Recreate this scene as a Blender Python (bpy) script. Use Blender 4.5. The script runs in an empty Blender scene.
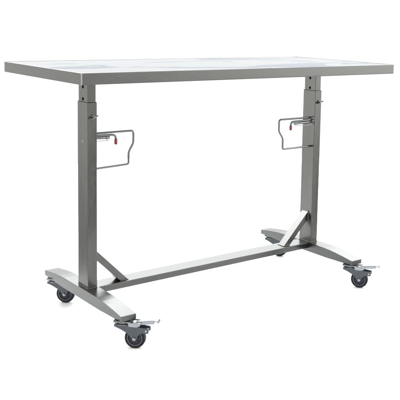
import bpy, bmesh, math, random
from mathutils import Vector, Matrix
random.seed(4)
S = bpy.context.scene
COL = S.collection
MM = 0.001
Z0 = 151.0          # ground level in fitted millimetres

# ------------------------------------------------------------------ camera
cam_d = bpy.data.cameras.new('camera')
cam = bpy.data.objects.new('camera', cam_d)
COL.objects.link(cam)
Rv = Vector((0.77757019, -0.62834783, 0.02374022))
Uv = Vector((0.05917176, 0.1107072, 0.99209003))
Fv = Vector((0.62600583, 0.77001488, -0.12326307))
rot = Matrix((Rv, Uv, -Fv)).transposed()
cam.matrix_world = Matrix.Translation(Vector((-1933.852, -2723.447, 1326.970 - Z0)) * MM) @ rot.to_4x4()
cam_d.sensor_width = 36.0
cam_d.lens = 805.406 / 400.0 * 36.0
cam_d.shift_x = (200 - 263.1414) / 400.0
cam_d.shift_y = (117.1432 - 200) / 400.0
cam_d.clip_start = 0.05
cam_d.clip_end = 200.0
S.camera = cam

# ------------------------------------------------------------------ studio surroundings (world)
# a white studio: bright white backdrop behind the table, bright ceiling, dim room behind the camera
BACK_LOW, BACK_HIGH, UP = 1.22, 7.4, 2.0
ROOM_ENDS, ROOM_SIDE = 1.65, 3.8
w = bpy.data.worlds.new('World'); S.world = w
w.use_nodes = True
nt = w.node_tree; N = nt.nodes; Lk = nt.links
N.clear()
def ramp(src, f0, f1, t0, t1, kind='SMOOTHSTEP'):
    m = N.new('ShaderNodeMapRange'); m.interpolation_type = kind
    for k, v in (('From Min', f0), ('From Max', f1), ('To Min', t0), ('To Max', t1)): m.inputs[k].default_value = v
    Lk.new(src, m.inputs['Value']); return m.outputs[0]
def op(kind, x, y):
    m = N.new('ShaderNodeMath'); m.operation = kind
    for i, q in enumerate((x, y)):
        if isinstance(q, float): m.inputs[i].default_value = q
        else: Lk.new(q, m.inputs[i])
    return m.outputs[0]
tc = N.new('ShaderNodeTexCoord')
dt = N.new('ShaderNodeVectorMath'); dt.operation = 'DOT_PRODUCT'
dt.inputs[1].default_value = (0.63, 0.777, 0.0)
Lk.new(tc.outputs['Generated'], dt.inputs[0])
sp = N.new('ShaderNodeSeparateXYZ'); Lk.new(tc.outputs['Generated'], sp.inputs[0])
flat = op('SQRT', op('MAXIMUM', op('SUBTRACT', 1.0, op('MULTIPLY', sp.outputs['Z'], sp.outputs['Z'])), 0.02), 0.0)
dot = op('DIVIDE', dt.outputs['Value'], flat)      # azimuth only
room = ramp(op('ABSOLUTE', dot, 0.0), 0.05, 0.45, ROOM_SIDE, ROOM_ENDS)
lat = N.new('ShaderNodeVectorMath'); lat.operation = 'DOT_PRODUCT'; lat.inputs[1].default_value = (0.777, -0.63, 0.0)
Lk.new(tc.outputs['Generated'], lat.inputs[0])
# world dimmed below the horizon, added to darken reflections in the posts
dark = op('MULTIPLY', ramp(lat.outputs['Value'], -0.05, 0.35, 0.0, 0.78), ramp(sp.outputs['Z'], -0.07, -0.13, 0.0, 1.0))
darkl = op('MULTIPLY', ramp(lat.outputs['Value'], 0.05, -0.45, 0.0, 0.50), ramp(sp.outputs['Z'], -0.12, -0.27, 0.0, 1.0))
room = op('MULTIPLY', room, op('SUBTRACT', 1.0, darkl))
room = op('MULTIPLY', op('MULTIPLY', room, ramp(lat.outputs['Value'], -0.3, 0.3, 0.92, 1.5)), op('SUBTRACT', 1.0, dark))
mask = ramp(dot, 0.56, 0.86, 0.0, 1.0)
back = ramp(sp.outputs['Z'], 0.13, 0.56, BACK_LOW, BACK_HIGH)
side = op('MULTIPLY', room, op('SUBTRACT', 1.0, mask))
lum = op('ADD', side, op('MULTIPLY', back, mask))
lum = op('MAXIMUM', lum, ramp(sp.outputs['Z'], 0.30, 0.85, 0.0, UP))
bg = N.new('ShaderNodeBackground'); 
warm = N.new('ShaderNodeMix'); warm.data_type = 'RGBA'
warm.inputs['A'].default_value = (1.0, 0.99, 0.955, 1); warm.inputs['B'].default_value = (0.99, 1.0, 1.01, 1)
Lk.new(mask, warm.inputs['Factor']); Lk.new(warm.outputs['Result'], bg.inputs['Color'])
Lk.new(lum, bg.inputs['Strength'])
wo = N.new('ShaderNodeOutputWorld'); Lk.new(bg.outputs[0], wo.inputs[0])

# unseen soft area lamp, added to whiten the right brace's top face
def added_lamp(name, loc, target, size, power):
    d = bpy.data.lights.new(name, 'AREA'); d.shape = 'SQUARE'; d.size = size; d.energy = power
    o = bpy.data.objects.new(name, d); COL.objects.link(o)
    o.location = loc
    o.rotation_euler = (Vector(target) - Vector(loc)).to_track_quat('-Z', 'Y').to_euler()
    return o
added_lamp('added_lamp', (-0.15, 1.9, 2.75), (0.45, 0, 0.3), 2.2, 135)

S.render.engine = 'CYCLES'
S.view_settings.view_transform = 'Standard'
S.view_settings.look = 'None'
S.view_settings.exposure = 0.0
S.view_settings.gamma = 1.0

# ------------------------------------------------------------------ materials
def new_mat(name):
    m = bpy.data.materials.new(name); m.use_nodes = True
    b = m.node_tree.nodes['Principled BSDF']
    return m, m.node_tree.nodes, m.node_tree.links, b

def steel(name, axis, base=0.09, rough=0.26, tint=(0.99, 1.0, 0.985), spread=0.016, film=0.0):
    """brushed stainless steel: the grain runs along `axis`"""
    m, n, l, b = new_mat(name)
    b.inputs['Metallic'].default_value = 1.0
    tc = n.new('ShaderNodeTexCoord')
    mp = n.new('ShaderNodeMapping')
    sc = [900.0, 900.0, 900.0]; sc['xyz'.index(axis)] = 48.0
    mp.inputs['Scale'].default_value = sc
    l.new(tc.outputs['Object'], mp.inputs['Vector'])
    g = n.new('ShaderNodeTexNoise'); g.inputs['Scale'].default_value = 1.0
    g.inputs['Detail'].default_value = 3.0; g.inputs['Roughness'].default_value = 0.6
    l.new(mp.outputs[0], g.inputs['Vector'])
    cl = n.new('ShaderNodeTexNoise'); cl.inputs['Scale'].default_value = 9.0
    cl.inputs['Detail'].default_value = 7.0; cl.inputs['Roughness'].default_value = 0.72
    mq = n.new('ShaderNodeMapping'); qc = [2.6, 2.6, 2.6]; qc['xyz'.index(axis)] = 0.6
    mq.inputs['Scale'].default_value = qc; mq.inputs['Location'].default_value = (0.37, 0.61, 0.13)
    l.new(tc.outputs['Object'], mq.inputs['Vector']); l.new(mq.outputs[0], cl.inputs['Vector'])
    # colour
    add = n.new('ShaderNodeMath'); add.operation = 'MULTIPLY_ADD'
    add.inputs[1].default_value = 0.5
    l.new(g.outputs['Fac'], add.inputs[0])
    m2 = n.new('ShaderNodeMath'); m2.operation = 'MULTIPLY'; m2.inputs[1].default_value = 0.5
    l.new(cl.outputs['Fac'], m2.inputs[0]); l.new(m2.outputs[0], add.inputs[2])
    cr = n.new('ShaderNodeValToRGB')
    lo, hi = base - spread, base + spread
    cr.color_ramp.elements[0].position = 0.3; cr.color_ramp.elements[1].position = 0.7
    cr.color_ramp.elements[0].color = (lo * tint[0], lo * tint[1], lo * tint[2], 1)
    cr.color_ramp.elements[1].color = (hi * tint[0], hi * tint[1], hi * tint[2], 1)
    l.new(add.outputs[0], cr.inputs['Fac'])
    l.new(cr.outputs['Color'], b.inputs['Base Color'])
    # roughness
    rr = n.new('ShaderNodeMapRange')
    rr.inputs['From Min'].default_value = 0.3; rr.inputs['From Max'].default_value = 0.7
    rr.inputs['To Min'].default_value = rough - 0.07; rr.inputs['To Max'].default_value = rough + 0.09
    l.new(add.outputs[0], rr.inputs['Value']); l.new(rr.outputs[0], b.inputs['Roughness'])
    bp = n.new('ShaderNodeBump'); bp.inputs['Strength'].default_value = 0.05
    bp.inputs['Distance'].default_value = 0.0004
    l.new(g.outputs['Fac'], bp.inputs['Height']); l.new(bp.outputs[0], b.inputs['Normal'])
    return m

def plain(name, col, rough, metal=0.0, noise=0.12, scale=60.0, bump=0.15):
    m, n, l, b = new_mat(name)
    b.inputs['Metallic'].default_value = metal
    b.inputs['Roughness'].default_value = rough
    tc = n.new('ShaderNodeTexCoord'); t = n.new('ShaderNodeTexNoise')
    t.inputs['Scale'].default_value = scale; t.inputs['Detail'].default_value = 6
    l.new(tc.outputs['Object'], t.inputs['Vector'])
    cr = n.new('ShaderNodeValToRGB')
    cr.color_ramp.elements[0].position = 0.3; cr.color_ramp.elements[1].position = 0.7
    cr.color_ramp.elements[0].color = tuple(c * (1 - noise) for c in col) + (1,)
    cr.color_ramp.elements[1].color = tuple(min(1, c * (1 + noise)) for c in col) + (1,)
    l.new(t.outputs['Fac'], cr.inputs['Fac']); l.new(cr.outputs['Color'], b.inputs['Base Color'])
    bp = n.new('ShaderNodeBump'); bp.inputs['Strength'].default_value = bump
    bp.inputs['Distance'].default_value = 0.0005
    l.new(t.outputs['Fac'], bp.inputs['Height']); l.new(bp.outputs[0], b.inputs['Normal'])
    return m

def top_steel():
    """edges like the other steel, the upper sheet glossier with reflections painted as blue-grey patches"""
    m = steel('polished_sheet_steel', 'x', base=0.10, rough=0.13, tint=(0.985, 1.0, 1.02), spread=0.02)
    n, l = m.node_tree.nodes, m.node_tree.links
    b = n['Principled BSDF']
    tc = n.new('ShaderNodeTexCoord'); mp = n.new('ShaderNodeMapping')
    mp.inputs['Scale'].default_value = (1.1, 2.3, 1.0); mp.inputs['Location'].default_value = (3.1, 1.7, 0)
    l.new(tc.outputs['Object'], mp.inputs['Vector'])
    t = n.new('ShaderNodeTexNoise'); t.inputs['Scale'].default_value = 2.4
    t.inputs['Detail'].default_value = 4; t.inputs['Distortion'].default_value = 0.9
    l.new(mp.outputs[0], t.inputs['Vector'])
    cr = n.new('ShaderNodeValToRGB'); e = cr.color_ramp.elements
    e[0].position = 0.405; e[0].color = (0.50, 0.59, 0.66, 1)
    e[1].position = 0.45; e[1].color = (0.97, 0.99, 1.0, 1)
    l.new(t.outputs['Fac'], cr.inputs['Fac']); l.new(cr.outputs['Color'], b.inputs['Specular Tint'])  # tint patches stand in for reflections on the sheet
    rr = n.new('ShaderNodeMapRange')
    rr.inputs['From Min'].default_value = 0.40; rr.inputs['From Max'].default_value = 0.52
    rr.inputs['To Min'].default_value = 0.05; rr.inputs['To Max'].default_value = 0.12
    l.new(t.outputs['Fac'], rr.inputs['Value']); l.new(rr.outputs[0], b.inputs['Roughness'])
    return m

M = {
    'x': steel('brushed_steel_lengthwise', 'x'),
    'y': steel('brushed_steel_crosswise', 'y'),
    'z': steel('brushed_steel_upright', 'z', tint=(1.0, 1.005, 0.975)),
    'foot': steel('brushed_steel_foot', 'y', rough=0.28, spread=0.024),
    'sheet': top_steel(),
    'wire': plain('bright_steel_wire', (0.13, 0.14, 0.14), 0.28, 1.0, 0.08, 120),
    'weld': plain('weld_bead', (0.13, 0.13, 0.12), 0.42, 1.0, 0.3, 300, 0.6),
    'seam': plain('ground_weld_highlight', (0.27, 0.27, 0.265), 0.35, 1.0, 0.12, 200, 0.1),
    'zinc': plain('zinc_plate', (0.25, 0.265, 0.28), 0.3, 1.0, 0.07, 60),
    'zinc_dark': plain('dull_zinc', (0.2, 0.205, 0.21), 0.35, 1.0, 0.2, 90),
    'fork': plain('grey_painted_steel', (0.043, 0.050, 0.063), 0.42, 0.2, 0.12, 80),
    'tyre': plain('black_rubber', (0.006, 0.0065, 0.010), 0.5, 0, 0.25, 150),
    'hub': plain('grey_nylon', (0.016, 0.018, 0.026), 0.38, 0, 0.12, 100),
    'ring': plain('pale_nylon', (0.075, 0.085, 0.105), 0.4, 0, 0.12, 100),
    'red': plain('red_vinyl', (0.16, 0.009, 0.008), 0.35, 0, 0.15, 150),
    'hole': plain('hole_shadow_steel', (0.006, 0.006, 0.006), 0.7, 0.0, 0.1, 60),
    'black': plain('black_plastic', (0.02, 0.02, 0.022), 0.4, 0, 0.1, 90),
    'floor': plain('white_paper', (0.63, 0.64, 0.65), 0.85, 0, 0.01, 3, 0.02),
}

for k_, v_ in (('tyre', 0.2), ('hub', 0.25), ('ring', 0.4)):
    M[k_].node_tree.nodes['Principled BSDF'].inputs['Specular IOR Level'].default_value = v_
M['hole'].node_tree.nodes['Principled BSDF'].inputs['Specular IOR Level'].default_value = 0.0

# ------------------------------------------------------------------ mesh helpers (millimetres)
def P(v):
    return Vector((v[0], v[1], v[2] - Z0)) * MM

def link(name, bm, mat, parent=None, raw=False, sharp=35):
    if not raw:
        for v in bm.verts: v.co = P(v.co)
    bmesh.ops.recalc_face_normals(bm, faces=bm.faces[:])
    me = bpy.data.meshes.new(name); bm.to_mesh(me); bm.free()
    mats = mat if isinstance(mat, (list, tuple)) else [mat]
    for k in mats: me.materials.append(M[k])
    me.shade_smooth(); me.set_sharp_from_angle(angle=math.radians(sharp))
    o = bpy.data.objects.new(name, me); COL.objects.link(o)
    if parent: o.parent = parent
    wn = o.modifiers.new('weighted', 'WEIGHTED_NORMAL'); wn.mode = 'FACE_AREA'; wn.weight = 100; wn.keep_sharp = True
    return o

def box(bm, a, b, bev=0.0, seg=3):
    r = bmesh.ops.create_cube(bm, size=1.0)
    vs = r['verts']
    for v in vs:
        v.co = Vector([(a[i] + b[i]) / 2 + v.co[i] * (b[i] - a[i]) for i in range(3)])
    if bev:
        es = list({e for v in vs for e in v.link_edges})
        bmesh.ops.bevel(bm, geom=es, offset=bev, segments=seg, affect='EDGES', profile=0.5)
    return vs

def prism(bm, prof, axis, lo, hi, bev=0.0, seg=2):
    """extrude a profile (list of 2-D points) along an axis"""
    def mk(p, t):
        if axis == 'x': return Vector((t, p[0], p[1]))
        if axis == 'y': return Vector((p[0], t, p[1]))
        return Vector((p[0], p[1], t))
    A = [bm.verts.new(mk(p, lo)) for p in prof]
    B = [bm.verts.new(mk(p, hi)) for p in prof]
    fs = [bm.faces.new(A), bm.faces.new(B[::-1])]
    k = len(prof)
    for i in range(k):
        fs.append(bm.faces.new((A[i], B[i], B[(i + 1) % k], A[(i + 1) % k])))
    if bev:
        es = list({e for f in fs for e in f.edges})
        bmesh.ops.bevel(bm, geom=es, offset=bev, segments=seg, affect='EDGES', profile=0.5)

def lathe(bm, prof, centre, axis, n=48, close=True):
    """prof: (radius, offset along axis)"""
    ax = {'x': Vector((1, 0, 0)), 'y': Vector((0, 1, 0)), 'z': Vector((0, 0, 1))}[axis] if isinstance(axis, str) else axis.normalized()
    u = ax.orthogonal().normalized(); v = ax.cross(u); c = Vector(centre)
    rings = []
    for r, t in prof:
        if r < 1e-6: rings.append([bm.verts.new(c + ax * t)])
        else: rings.append([bm.verts.new(c + ax * t + (u * math.cos(2 * math.pi * i / n) + v * math.sin(2 * math.pi * i / n)) * r) for i in range(n)])
    for a, b in zip(rings[:-1], rings[1:]):
        for i in range(n):
            j = (i + 1) % n
            if len(a) == 1 and len(b) == 1: continue
            if len(a) == 1: bm.faces.new((a[0], b[i], b[j]))
            elif len(b) == 1: bm.faces.new((a[i], b[0], a[j]))
            else: bm.faces.new((a[i], b[i], b[j], a[j]))

def cyl(bm, a, b, r, n=24, ch=None):
    a, b = Vector(a), Vector(b); L = (b - a).length
    c = min(r * 0.2, L * 0.2) if ch is None else ch
    lathe(bm, [(0, 0), (r - c, 0), (r, c), (r, L - c), (r - c, L), (0, L)], a, b - a, n)

def fillet(pts, rads, seg=7):
    out = [Vector(pts[0])]
    for i in range(1, len(pts) - 1):
        p0, p1, p2 = map(Vector, (pts[i - 1], pts[i], pts[i + 1]))
        d0, d1 = (p0 - p1).normalized(), (p2 - p1).normalized()
        r = rads[i - 1]
        for k in range(seg + 1):
            t = k / seg
            a = p1 + d0 * r; b = p1 + d1 * r
            out.append(a * (1 - t) ** 2 + p1 * 2 * t * (1 - t) + b * t * t)
    out.append(Vector(pts[-1]))
    return out

def tube(bm, path, r, n=14, wob=0.0):
    path = [Vector(p) for p in path]
    t0 = (path[1] - path[0]).normalized(); u = t0.orthogonal().normalized()
    rings = []
    for i, p in enumerate(path):
        if i == 0: t = t0
        elif i == len(path) - 1: t = (p - path[i - 1]).normalized()
        else: t = ((p - path[i - 1]).normalized() + (path[i + 1] - p).normalized()).normalized()
        u = (u - t * u.dot(t)).normalized(); v = t.cross(u)
        rr = r * (1 + random.uniform(-wob, wob))
        rings.append([bm.verts.new(p + (u * math.cos(2 * math.pi * k / n) + v * math.sin(2 * math.pi * k / n)) * rr) for k in range(n)])
    for a, b in zip(rings[:-1], rings[1:]):
        for k in range(n): bm.faces.new((a[k], b[k], b[(k + 1) % n], a[(k + 1) % n]))
    bm.faces.new(rings[0][::-1]); bm.faces.new(rings[-1])

def weld(parent, pts, r=2.2):
    """a rippled bead along a polyline"""
    bm = bmesh.new()
    for a, b in zip(pts[:-1], pts[1:]):
        a, b = Vector(a), Vector(b); k = max(3, int((b - a).length / 2.2))
        tube(bm, [a.lerp(b, i / k) for i in range(k + 1)], r, 8, 0.28)
    return link('weld_bead', bm, 'weld', parent, sharp=80)

# ------------------------------------------------------------------ floor
bm = bmesh.new()
# a sheet of white studio paper, spreading away from the camera
outline = [(-1533, -1322), (-1150, -1950), (-600, -1850), (1276, -154), (2774, 1170), (2600, 3000), (125, 3003)]
bm.faces.new([bm.verts.new((x, y, Z0)) for x, y in outline])
fl = link('floor', bm, 'floor')
fl['kind'] = 'structure'

# ------------------------------------------------------------------ the table
table = bpy.data.objects.new('work_table', None)
COL.objects.link(table); table.location = (0, 0, 0)
table['label'] = 'stainless steel height adjustable work table standing on four black caster wheels'
table['category'] = 'table'

HX, HY, TOPZ, BOTZ = 750.0, 328.0, 1133.0, 1093.0

# tabletop: folded pan with turned-down edges
bm = bmesh.new()
vs = box(bm, (-HX, -HY, BOTZ), (HX, HY, TOPZ))
bm.faces.ensure_lookup_table()
bot = [f for f in bm.faces if f.normal.z < -0.9 or all(abs(v.co.z - BOTZ) < 1e-3 for v in f.verts)][0]
r = bmesh.ops.inset_region(bm, faces=[bot], thickness=16.0)
r2 = bmesh.ops.extrude_face_region(bm, geom=[bot])
for g in r2['geom']:
    if isinstance(g, bmesh.types.BMVert): g.co.z += 30
bmesh.ops.delete(bm, geom=[bot], context='FACES')
es = [e for e in bm.edges if all(abs(abs(v.co.x) - HX) < 1e-3 or abs(abs(v.co.y) - HY) < 1e-3 for v in e.verts) and
      any(abs(v.co.x) > HX - 1 and abs(v.co.y) > HY - 1 for v in e.verts) and e.calc_length() > 20]
bmesh.ops.bevel(bm, geom=es, offset=2.6, segments=3, affect='EDGES', profile=0.5)
for f in bm.faces:
    f.normal_update()
bmesh.ops.recalc_face_normals(bm, faces=bm.faces[:])
for f in bm.faces:
    c = f.calc_center_median()
    if f.normal.z > 0.9 and c.z > TOPZ - 2: f.material_index = 1
    elif abs(f.normal.x) > 0.9: f.material_index = 2
tt = link('tabletop', bm, ['x', 'sheet', 'y'], table)
# corner weld seams, their paler colour carrying the corner highlight, and the slightly raised rear and right edge
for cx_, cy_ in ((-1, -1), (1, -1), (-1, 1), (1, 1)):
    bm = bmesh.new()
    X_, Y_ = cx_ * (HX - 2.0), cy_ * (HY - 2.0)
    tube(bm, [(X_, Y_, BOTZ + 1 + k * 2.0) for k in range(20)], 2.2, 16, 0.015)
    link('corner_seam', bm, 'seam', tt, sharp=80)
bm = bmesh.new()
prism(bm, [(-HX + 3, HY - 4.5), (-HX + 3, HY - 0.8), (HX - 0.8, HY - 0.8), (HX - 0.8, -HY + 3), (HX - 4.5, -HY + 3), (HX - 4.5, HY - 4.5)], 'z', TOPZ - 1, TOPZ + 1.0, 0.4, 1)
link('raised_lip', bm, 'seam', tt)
# underside: stiffening channels and post flanges
bm = bmesh.new()
for y in (-170, 170):
    box(bm, (-700, y - 22, BOTZ + 2), (700, y + 22, BOTZ + 29), 2)
link('underframe', bm, 'x', table)

AX, BY = 39.0, 81.0
PYC = -3.5
FT = 292.7
for s in (-1, 1):
    X = s * 566.5
    # outer sleeve
    bm = bmesh.new()
    o_ = [(X - AX / 2, PYC - BY / 2), (X + AX / 2, PYC - BY / 2), (X + AX / 2, PYC + BY / 2), (X - AX / 2, PYC + BY / 2)]
    box(bm, (X - AX / 2, PYC - BY / 2, FT), (X + AX / 2, PYC + BY / 2, 1001), 2.4)
    post = link('post', bm, 'z', table)
    # telescoping inner column
    bm = bmesh.new()
    box(bm, (X - AX / 2 + 2.6, PYC - BY / 2 + 4, 985), (X + AX / 2 - 2.6, PYC + BY / 2 - 4, BOTZ + 3), 2.2)
    inner = link('inner_column', bm, 'z', post)
    # flange under the top
    bm = bmesh.new()
    box(bm, (X - 70, PYC - 150, BOTZ + 3.5), (X + 70, PYC + 150, BOTZ + 9), 1.5)
    link('mounting_flange', bm, 'x', post)
    # adjustment holes (dark discs, bore shade put into their colour) and a plug rivet, on both narrow-side faces
    for q in (-1, 1):
        xf = X + q * (AX / 2 - 2.6)
        for z in (1011, 1056):
            bm = bmesh.new()
            lathe(bm, [(6.4, 0.0), (6.2, 0.5), (5.0, 0.4), (4.6, 0.25), (0, 0.2)], (xf, PYC, z), Vector((q, 0, 0)), 24)
            link('adjustment_hole', bm, 'hole', inner)
        bm = bmesh.new()
        lathe(bm, [(5.0, 0), (4.6, 0.5), (3.0, 0.9), (0, 1.0)], (X + q * AX / 2, PYC, 852), Vector((q, 0, 0)), 24)
        link('rivet', bm, 'zinc_dark', post)
    # wing bolt clamping the sleeve
    yf = PYC - BY / 2
    bm = bmesh.new()
    c = Vector((X + 3, yf, 947))
    cyl(bm, c, c + Vector((0, -5, 0)), 8.5, 6)
    cyl(bm, c + Vector((0, -5, 0)), c + Vector((0, -13, 0)), 4.2, 16)
    for k in (-1, 1):
        d = Vector((k * 0.93, 0, k * (0.36 if s < 0 else 0.45)))
        pr = [c + Vector((0, -9, 0)) + d * t + Vector((0, -oy, 0)) for t, oy in ((2, 0), (8, 3), (14, 7))]
        tube(bm, pr, 2.8, 10)
    link('wing_bolt', bm, 'zinc_dark', post, sharp=50)

    # weld round the sleeve foot
    e = 1.2
    x0, x1, y0, y1 = X - AX / 2, X + AX / 2, PYC - BY / 2, PYC + BY / 2
    weld(post, [(x0, y1, FT + e), (x0, y0, FT + e), (x1, y0, FT + e), (x1, y1, FT + e), (x0, y1, FT + e)], 1.1)

    # arched foot
    XF = s * 569.0
    bm = bmesh.new()
    prof = [(-322, 255), (-322, 275), (-255, 283.6), (-215, 288.3), (-180, 291.2), (-140, FT), (135, FT), (175, 291.2), (210, 288.3), (250, 283.8), (315, 275.5),
            (315, 255), (150, 250.5), (-160, 250.5)]
    prism(bm, prof, 'x', XF - 30, XF + 30, 1.6, 2)
    foot = link('foot', bm, ['foot'], table, sharp=28)
    # welded end cap seam
    for ye, zz in ((-321.2, 276), (314.2, 276)):
        pass

    # 45 degree brace (square tube)
    sI = -s
    xi = X + sI * AX / 2
    bm = bmesh.new()
    th = 137.0
    prof = [(xi, 438), (xi, 402), (xi + sI * (402 - 292.5), 292.5), (xi + sI * (438 - 292.5), 292.5)]
    prism(bm, prof, 'y', -22, 19, 1.8, 2)
    br = link('brace', bm, 'x', table)
    pivot = P((xi + sI * 70, 0, 345))                 # local x runs along the brace, so its brushing does too
    Mb = Matrix.Translation(pivot) @ Matrix.Rotation(sI * math.radians(45), 4, 'Y')
    br.data.transform(Mb.inverted()); br.matrix_local = Mb
    wa = weld(br, [(xi + sI * 1, -22, 402), (xi + sI * 1, -22, 438), (xi + sI * 1, 19, 438)], 2.4)
    xe = xi + sI * (438 - 292.5)
    wb = weld(br, [(xe - sI * 34, -22, 293), (xe, -22, 293), (xe, 19, 293)], 1.5)
    for k in (wa, wb): k.matrix_local = Mb.inverted()

    # wire loop handle
    hy = 20.0 if s < 0 else -22.0
    def H(t, z, y=hy): return (xi + sI * t, y, z)
    bm = bmesh.new()
    zt, zb = (874, 737) if s < 0 else (877, 744)
    reach = 190 if s < 0 else 193
    pts = [H(-1, zt), H(reach, zt), H(reach, 825), H(169, 791), H(169, 743), H(-1, zb)]
    tube(bm, fillet(pts, [13, 10, 10, 9]), 4.1, 16)
    link('wire_handle', bm, 'wire', table, sharp=60)

    # release lever below the handle's upper bar
    bm = bmesh.new()
    ly = hy - 13; q = 106 if s < 0 else 135
    pts = [H(0, 868, ly), H(q - 22, 866, ly), H(q, 864, ly), H(q, 838, ly)]
    tube(bm, fillet(pts, [4, 14]), 4.2, 14)
    box(bm, *(sorted_box := (tuple(map(min, H(0, 858, ly - 8), H(14, 880, ly + 8))), tuple(map(max, H(0, 858, ly - 8), H(14, 880, ly + 8))))), 1.5)
    lv = link('release_lever', bm, ['wire'], table, sharp=50)
    bm = bmesh.new()
    cyl(bm, H(q, 850, ly), H(q, 828, ly), 5.8, 20, 1.8)
    link('grip', bm, 'red', lv, sharp=50)
    bm = bmesh.new()
    cyl(bm, H(0, 858, ly + 6), H(q - 24, 856, ly + 6), 5.2, 18)
    cyl(bm, H(q - 40, 857, ly + 6), H(q - 24, 856.5, ly + 6), 7.2, 18)
    link('plunger', bm, 'zinc_dark', lv, sharp=50)
    bm = bmesh.new()
    box(bm, tuple(map(min, H(0, 845, ly - 4), H(q - 30, 847, ly + 12))), tuple(map(max, H(0, 845, ly - 4), H(q - 30, 847, ly + 12))), 0.6)
    link('lever_plate', bm, 'zinc', lv)
    bm = bmesh.new()
    cyl(bm, H(8, 871, ly - 9), H(8, 871, ly + 9), 6.5, 16)
    link('pivot_pin', bm, 'black', lv, sharp=50)

# crossbar between the feet
bm = bmesh.new()
box(bm, (-539, -36, 266), (539, 41, 291.5), 1.8)
cb = link('crossbar', bm, 'x', table)

# ------------------------------------------------------------------ casters (local frame: swivel axis at origin, wheel trails along +X)
def lp(bm_fn, name, mat, parent, sharp=35):
    bm = bmesh.new(); bm_fn(bm)
    for v in bm.verts: v.co *= MM
    return link(name, bm, mat, parent, raw=True, sharp=sharp)

WX, WZ, WR = 44.0, -64.0, 37.6
def f_fork(bm):
    prof = [(-29, -14), (20, -15), (93, -25), (95, -28), (95, -40), (92, -42), (76, -42), (64, -44), (56, -52), (53, -66), (48, -71), (40, -71), (35, -66), (27, -52), (14, -42), (-6, -30), (-29, -22)]
    for y in (-1, 1):
        prism(bm, prof, 'y', *sorted((y * 14.0, y * 17.2)), 0.8, 2)
    box(bm, (-28, -13.9, -19), (22, 13.9, -15), 0.8)
    box(bm, (84, -13.9, -41), (92, 13.9, -30), 0.8)
def f_plate(bm):
    box(bm, (-31, -26, -4.2), (31, 26, -0.2), 1.2)
    for x in (-23, 23):
        for y in (-18, 18):
            cyl(bm, (x, y, -8.5), (x, y, -4), 5, 6)
def f_race(bm):
    lathe(bm, [(0, -4), (21, -4), (24, -5.2), (25, -7), (24, -8.6), (20, -9.2), (20, -10), (25, -10.6), (27, -12.2), (26, -14), (22, -15.2), (0, -15.2)], (0, 0, 0), 'z', 48)
def f_tyre(bm):
    R = WR
    lathe(bm, [(27, -10.5), (31, -11.6), (34.5, -11), (36.8, -8.6), (R, -4.5), (R, 4.5), (36.8, 8.6), (34.5, 11), (31, 11.6), (27, 10.5), (27, -10.5)], (WX, 0, WZ), 'y', 72)
def f_ring(bm):
    for q in (-1, 1):
        lathe(bm, [(24.5, q * 9), (25, q * 11.6), (26, q * 12.0), (27.4, q * 11.6), (27.6, q * 9)], (WX, 0, WZ), 'y', 64)
def f_hub(bm):
    lathe(bm, [(0, -12.6), (9, -12.6), (10.5, -11.6), (11, -8.2), (22, -7.4), (24.4, -10.8), (25.6, -11), (26.8, -9.5), (26.8, 9.5), (25.6, 11), (24.4, 10.8), (22, 7.4), (11, 8.2), (10.5, 11.6), (9, 12.6), (0, 12.6)], (WX, 0, WZ), 'y', 64)
    for k in range(6):
        a = k * math.pi / 3 + 0.3
        u = Vector((math.cos(a), 0, math.sin(a))); v = Vector((-u.z, 0, u.x)); c = Vector((WX, 0, WZ))
        for q in (-1, 1):
            vs = []
            for yy in (q * 7.0, q * 10.2):
                for rr in (9.5, 24.5):
                    for ss in (-1.4, 1.4):
                        vs.append(bm.verts.new(c + u * rr + v * ss + Vector((0, yy, 0))))
            for f in ((0, 1, 3, 2), (4, 6, 7, 5), (0, 4, 5, 1), (2, 3, 7, 6), (0, 2, 6, 4), (1, 5, 7, 3)):
                bm.faces.new([vs[i] for i in f])
def f_axle(bm):
    cyl(bm, (WX, -23, WZ), (WX, -17.1, WZ), 6.6, 6, 1.0)
    cyl(bm, (WX, -25.5, WZ), (WX, -23.5, WZ), 3.6, 16, 0.8)
    cyl(bm, (WX, 17.1, WZ), (WX, 23.5, WZ), 6.6, 6, 1.0)
    cyl(bm, (WX, -19, WZ), (WX, 19, WZ), 4, 16)
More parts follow.
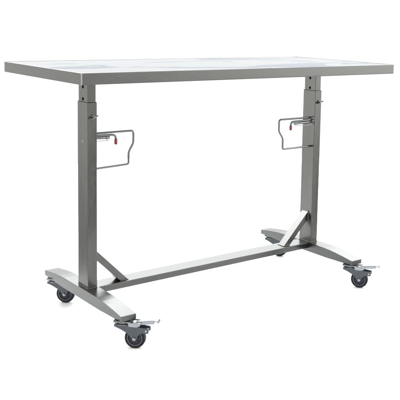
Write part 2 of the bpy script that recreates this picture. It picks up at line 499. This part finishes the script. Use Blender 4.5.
def f_pedal(bm):
    path = [(16, -9.5), (46, -9), (60, -3), (80, 2.5), (100, 5.0), (116, 6.0), (126, 3.5), (130, -3)]
    th = 3.0
    up = []; dn = []
    for i, (x, z) in enumerate(path):
        a = path[max(0, i - 1)]; b = path[min(len(path) - 1, i + 1)]
        t = Vector((b[0] - a[0], b[1] - a[1])).normalized(); nn = Vector((-t.y, t.x))
        up.append((x + nn.x * th / 2, z + nn.y * th / 2)); dn.append((x - nn.x * th / 2, z - nn.y * th / 2))
    prism(bm, up + dn[::-1], 'y', -15, 15, 0.5, 1)
    for y in (-1, 1):        # folded-down rims that stiffen the pedal
        prism(bm, [(58, -4.5), (80, 0.8), (100, 3.2), (118, 4.0), (116, -5), (98, -8), (78, -10), (60, -12)], 'y', *sorted((y * 13.2, y * 15.4)), 0.4, 1)
    for y in (-1, 1):
        prism(bm, [(22, -5), (50, -4), (70, -1), (66, -14), (54, -20), (24, -19)], 'y', *sorted((y * 19.2, y * 21.6)), 0.5, 1)
    box(bm, (26, -19.1, -12.5), (46, 19.1, -11), 0.4)
def f_rivet(y, bm):
        cyl(bm, (86, y * 16.8, -33), (86, y * 19.2, -33), 4.2, 16, 0.8)

caster0 = lp(f_fork, 'caster', 'fork', table)
subs = [lp(f_plate, 'mounting_plate', 'zinc_dark', caster0), lp(f_race, 'swivel_race', 'zinc', caster0),
        lp(f_tyre, 'tyre', 'tyre', caster0), lp(f_ring, 'rim', 'ring', caster0), lp(f_hub, 'hub', 'hub', caster0),
        lp(f_axle, 'axle_bolt', 'zinc', caster0), lp(lambda b: f_rivet(-1, b), 'rivet', 'zinc', caster0), lp(lambda b: f_rivet(1, b), 'rivet', 'zinc', caster0)]
pedal0 = lp(f_pedal, 'brake_pedal', 'zinc', caster0)
wheels = [((-543, -324), (0.70, -0.71), True), ((583.5, -329), (0.58, -0.81), True),
          ((-543, 237), (0.70, -0.71), False), ((596, 234), (0.52, -0.85), False)]
for i, (wc, hd, brake) in enumerate(wheels):
    hd = Vector(hd).normalized()
    sw2 = Vector(wc) - hd * WX                       # swivel axis under the foot, wheel trailing
    if i == 0:
        c = caster0
    else:
        c = caster0.copy(); COL.objects.link(c); c.parent = table
        for k in subs + ([pedal0] if brake else []):
            d = k.copy(); COL.objects.link(d); d.parent = c
    c.location = Vector((sw2.x, sw2.y, 253.0 - Z0)) * MM
    c.rotation_euler = (0, 0, math.atan2(hd.y, hd.x))
    c['label'] = 'black swivel caster with a silver brake pedal' if brake else 'black swivel caster without a brake pedal'
